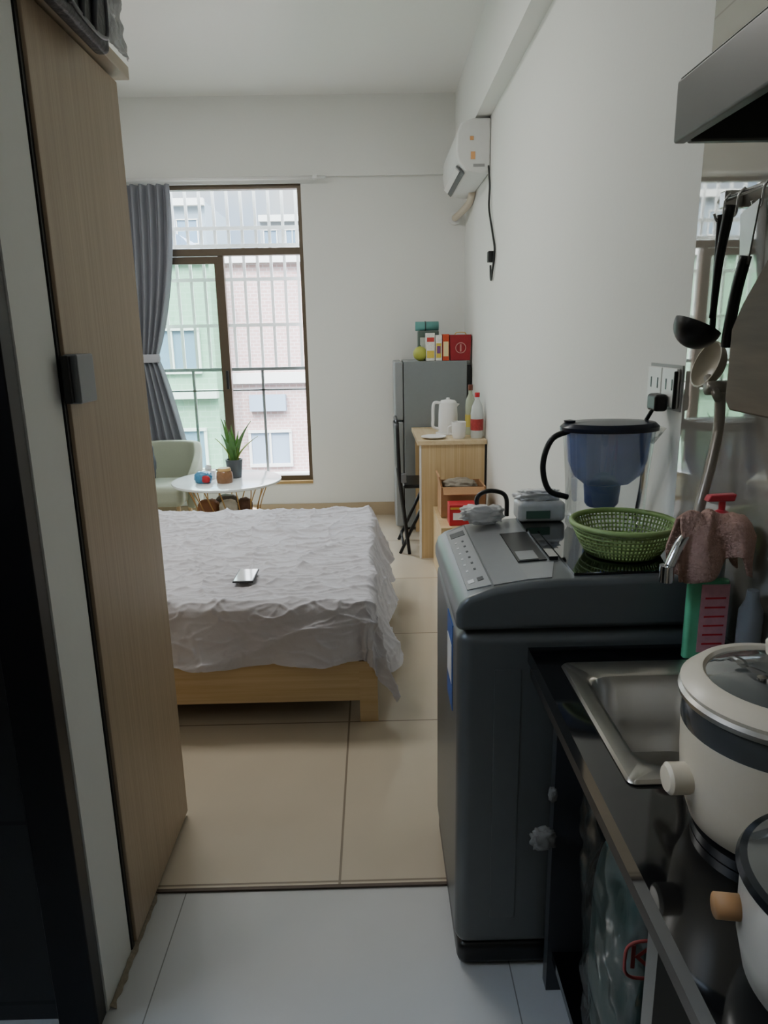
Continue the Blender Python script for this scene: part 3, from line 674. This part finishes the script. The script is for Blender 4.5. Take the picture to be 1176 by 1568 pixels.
prism('blade',g,[(1.232,1.605),(1.292,1.59),(1.278,1.51),(1.252,1.505)],'X',.634,.637,M_steel)
g=grp('cleaver')
prism('blade',g,[(1.13,1.60),(1.235,1.60),(1.215,1.44),(1.15,1.42)],'X',.648,.651,mat('knife_steel','8f8f8c',.35,metal=.8))
tube('handle',g,[(.650,1.175,1.43),(.650,1.18,1.33)],.011,M_black,smooth=False)
g=grp('cutting_board')
prism('board',g,[(.93,1.265),(1.21,1.265),(1.228,1.280),(1.228,1.40),(1.20,1.44),(1.13,1.51),(1.10,1.525),(.93,1.525)],'X',.606,.623,wood('board_brown','4a3a2b','5e4b38',(20,4,40),.6),.004)
tube('hanger',g,[(.615,1.10,1.51),(.635,1.105,1.57),(.655,1.11,1.60)],.002,M_black)

# faucet ------------------------------------------------------
g=grp('faucet'); M_fh=mat('hose_grey','857f76',.35,metal=.4)
tube('valve',g,[(.694,1.355,1.292),(.63,1.35,1.292)],.013,M_fh,smooth=False,seg=16)
tube('cross_handle',g,[(.645,1.38,1.31),(.64,1.32,1.275)],.008,M_fh,smooth=False)
tube('hose',g,[(.655,1.345,1.285),(.655,1.34,1.22),(.64,1.325,1.15),(.620,1.31,1.08),(.60,1.28,1.03),(.595,1.262,.99)],.010,M_fh)
tube('pillar',g,[(.595,1.255,.797),(.595,1.255,1.02)],.012,M_chrome,smooth=False,seg=18)
tube('spout',g,[(.595,1.25,1.01),(.585,1.235,1.045),(.55,1.215,1.035),(.520,1.20,.985)],.010,M_chrome)
lathe('aerator',g,[(0,0),(.013,0),(.013,.03),(0,.03)],(.518,1.20,.962),M_chrome)
g=grp('washcloth'); M_cl=mat('washcloth','A98678',.95,bump=.8,bscale=180,var=.25)
def cloth(u,v):
    s=(v-.5)*2; x=.545+.130*u+.016*noise.noise(Vector((v*3,u*3,2)))
    fold=.012*math.sin(u*14+2*v)
    y=1.226+ (.026+.008*u)*math.tanh(s*2.2)+fold*abs(s)
    z=1.086-.012*u-(.098+.02*math.sin(u*7)-.03*(u-.5))*abs(s)**1.5+.010*noise.noise(Vector((u*6,v*6,5)))-.035*max(0,u-.8)*2-.035*max(0,.2-u)*2
    return (x,y,z)
grid('cloth',g,cloth,50,50,M_cl,solid=.006)
g=grp('dish_soap_bottle')
prism('body',g,rr(.570,.646,1.2165,1.235,.008),'Z',.80,.955,mat('soap_green','5fae84',.25,var=.3,bscale=20),.004)
bx('label',g,.592,.644,1.2145,1.216,.815,.948,mat('pink_label','C08a92',.4,var=.3,bscale=60))
for i in range(6): bx('label_text_%d'%i,g,.600,.638,1.2138,1.2144,.83+i*.018,.8335+i*.018,M_red)
g=grp('pump_bottle'); M_rp=mat('red_pump','B0303c',.3)
lathe('body',g,[(0,0),(.015,0),(.016,.01),(.016,.20),(.010,.225),(.010,.235)],(.645,1.277,.797),mat('pump_body','8d8f90',.3))
lathe('collar',g,[(.013,.23),(.013,.272),(.006,.276),(.006,.300),(0,.30)],(.645,1.277,.797),M_rp)
prism('nozzle',g,[(.612,1.090),(.665,1.090),(.668,1.104),(.618,1.102)],'Y',1.268,1.286,M_rp,.003)
g=grp('spray_bottle')
lathe('body',g,[(0,0),(.020,0),(.021,.01),(.021,.11),(.012,.13),(.010,.15),(0,.15)],(.671,1.186,.797),mat('spray_body','6d6f70',.3))

# under counter ------------------------------------------------------
g=grp('rice_sack')
blob('sack',g,(.440,.985,.335),(.072,.11,.235),mat('sack_green','40605f',.4,var=.25,bscale=12,bump=.4),.05,2.2,flat=1,pw=.5)
M_txt=mat('sack_text','8a3a38',.5)
text('sack_letters',g,'KO',(.402,.848,.50),(math.radians(90),0,math.radians(-8)),.06,M_txt)
tube('sack_emblem',g,[(.402+.050*math.copysign(abs(math.cos(a))**.5,math.cos(a)),.850,.50+.034*math.copysign(abs(math.sin(a))**.5,math.sin(a))) for a in [2*math.pi*i/32 for i in range(32)]],.0025,M_txt,smooth=False,closed=True)
def pb(u,v):
    a=2*math.pi*u; ca,sa=math.cos(a),math.sin(a)
    ca=math.copysign(abs(ca)**.6,ca); sa=math.copysign(abs(sa)**.6,sa)
    r=.90+.25*v
    r*=1+.16*noise.noise(Vector((ca*3,sa*3,v*7)))+.06*noise.noise(Vector((ca*9,sa*9,v*15)))
    return (.443+r*.086*ca,.985+r*.128*sa,.11+.52*v+.03*noise.noise(Vector((ca*3,sa*3,v))))
grid('outer_film',g,pb,90,50,thin('bag_film',(.80,.83,.83),.10,.22))
g=grp('hanging_tissue')
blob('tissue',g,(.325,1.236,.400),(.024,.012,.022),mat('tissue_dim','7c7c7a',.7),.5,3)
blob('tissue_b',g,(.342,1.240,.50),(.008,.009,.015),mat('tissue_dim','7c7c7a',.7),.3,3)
g=grp('snack_bag')
blob('bag',g,(.43,.765,.15),(.045,.040,.05),mat('bag_yellow','b08a3a',.35,var=.5,bscale=25),.2,3,flat=1)

# ------------------------------------------------------------------ added fill lamps and daylight
g=grp('added_fill_lamp')  # unseen lamp added over the room to lift the interior light
bx('housing',g,-1.55,-.55,3.0,3.5,ZC-.05,ZC-.001,M_white,.01)
def area(name,par,loc,sx_,sy_,e,col):
    l=bpy.data.lights.new(name,'AREA'); l.shape='RECTANGLE'; l.size=sx_; l.size_y=sy_; l.energy=e; l.color=col
    o=bpy.data.objects.new(name,l); C.objects.link(o); o.location=loc; o.parent=par; return o
area('fill_light',g,(-1.05,3.25,ZC-.055),.95,.45,34,(1,.995,.955))
g=grp('added_fill_lamp.001')  # unseen lamp added behind the camera to brighten the kitchen
bx('housing',g,-.3,.3,-.75,-.15,ZC-.05,ZC-.001,M_white,.01)
area('fill_light',g,(0,-.45,ZC-.055),.55,.55,2.0,(1,.995,.955))

w=bpy.data.worlds.new('World'); bpy.context.scene.world=w; w.use_nodes=True; nt=w.node_tree
bg=nt.nodes['Background']; tc=nt.nodes.new('ShaderNodeTexCoord'); n=nt.nodes.new('ShaderNodeTexNoise'); n.inputs['Scale'].default_value=5; n.inputs['Detail'].default_value=6
r=nt.nodes.new('ShaderNodeValToRGB'); r.color_ramp.elements[0].position=.36; r.color_ramp.elements[1].position=.56
r.color_ramp.elements[0].color=(.42,.66,1,1); r.color_ramp.elements[1].color=(1,1,.99,1)
nt.links.new(tc.outputs['Generated'],n.inputs['Vector']); nt.links.new(n.outputs['Fac'],r.inputs[0]); nt.links.new(r.outputs[0],bg.inputs[0])
sp_=nt.nodes.new('ShaderNodeSeparateXYZ'); mr=nt.nodes.new('ShaderNodeMapRange'); mr.interpolation_type='SMOOTHSTEP'
mr.inputs[1].default_value=.2; mr.inputs[2].default_value=.6; mr.inputs[3].default_value=2.4; mr.inputs[4].default_value=36
nt.links.new(tc.outputs['Generated'],sp_.inputs[0]); nt.links.new(sp_.outputs['Z'],mr.inputs[0]); nt.links.new(mr.outputs[0],bg.inputs[1])
sun=bpy.data.lights.new('sun','SUN'); sun.energy=9; sun.angle=.02; so=bpy.data.objects.new('sun',sun); C.objects.link(so)
so.rotation_euler=Vector((.35,1,-1.1)).to_track_quat('-Z','Y').to_euler()
pl=bpy.data.lights.new('window_portal','AREA'); pl.shape='RECTANGLE'; pl.size=1.25; pl.size_y=2.2; pl.cycles.is_portal=True
po=bpy.data.objects.new('window_portal',pl); C.objects.link(po); po.location=((W0+W1)/2,YB+.2,(WZ0+WZ1)/2); po.rotation_euler=(-math.pi/2,0,0)

# ------------------------------------------------------------------ camera
f=1087.
yc=Vector((-18/f,270/f,-1)).normalized()
dn=Vector((82/f,0,-1)); dn.y=-(dn.x*yc.x+dn.z*yc.z)/yc.y; dn.normalize()
zc=-dn; xc=yc.cross(zc).normalized()
Rm=Matrix((xc,yc,zc))
cam=bpy.data.cameras.new('camera'); co=bpy.data.objects.new('camera',cam); C.objects.link(co)
co.matrix_world=Matrix.Translation((0,0,1.40))@Rm.to_4x4()
cam.sensor_fit='HORIZONTAL'; cam.sensor_width=36; cam.lens=36*f/1176; cam.clip_start=.02
bpy.context.scene.camera=co
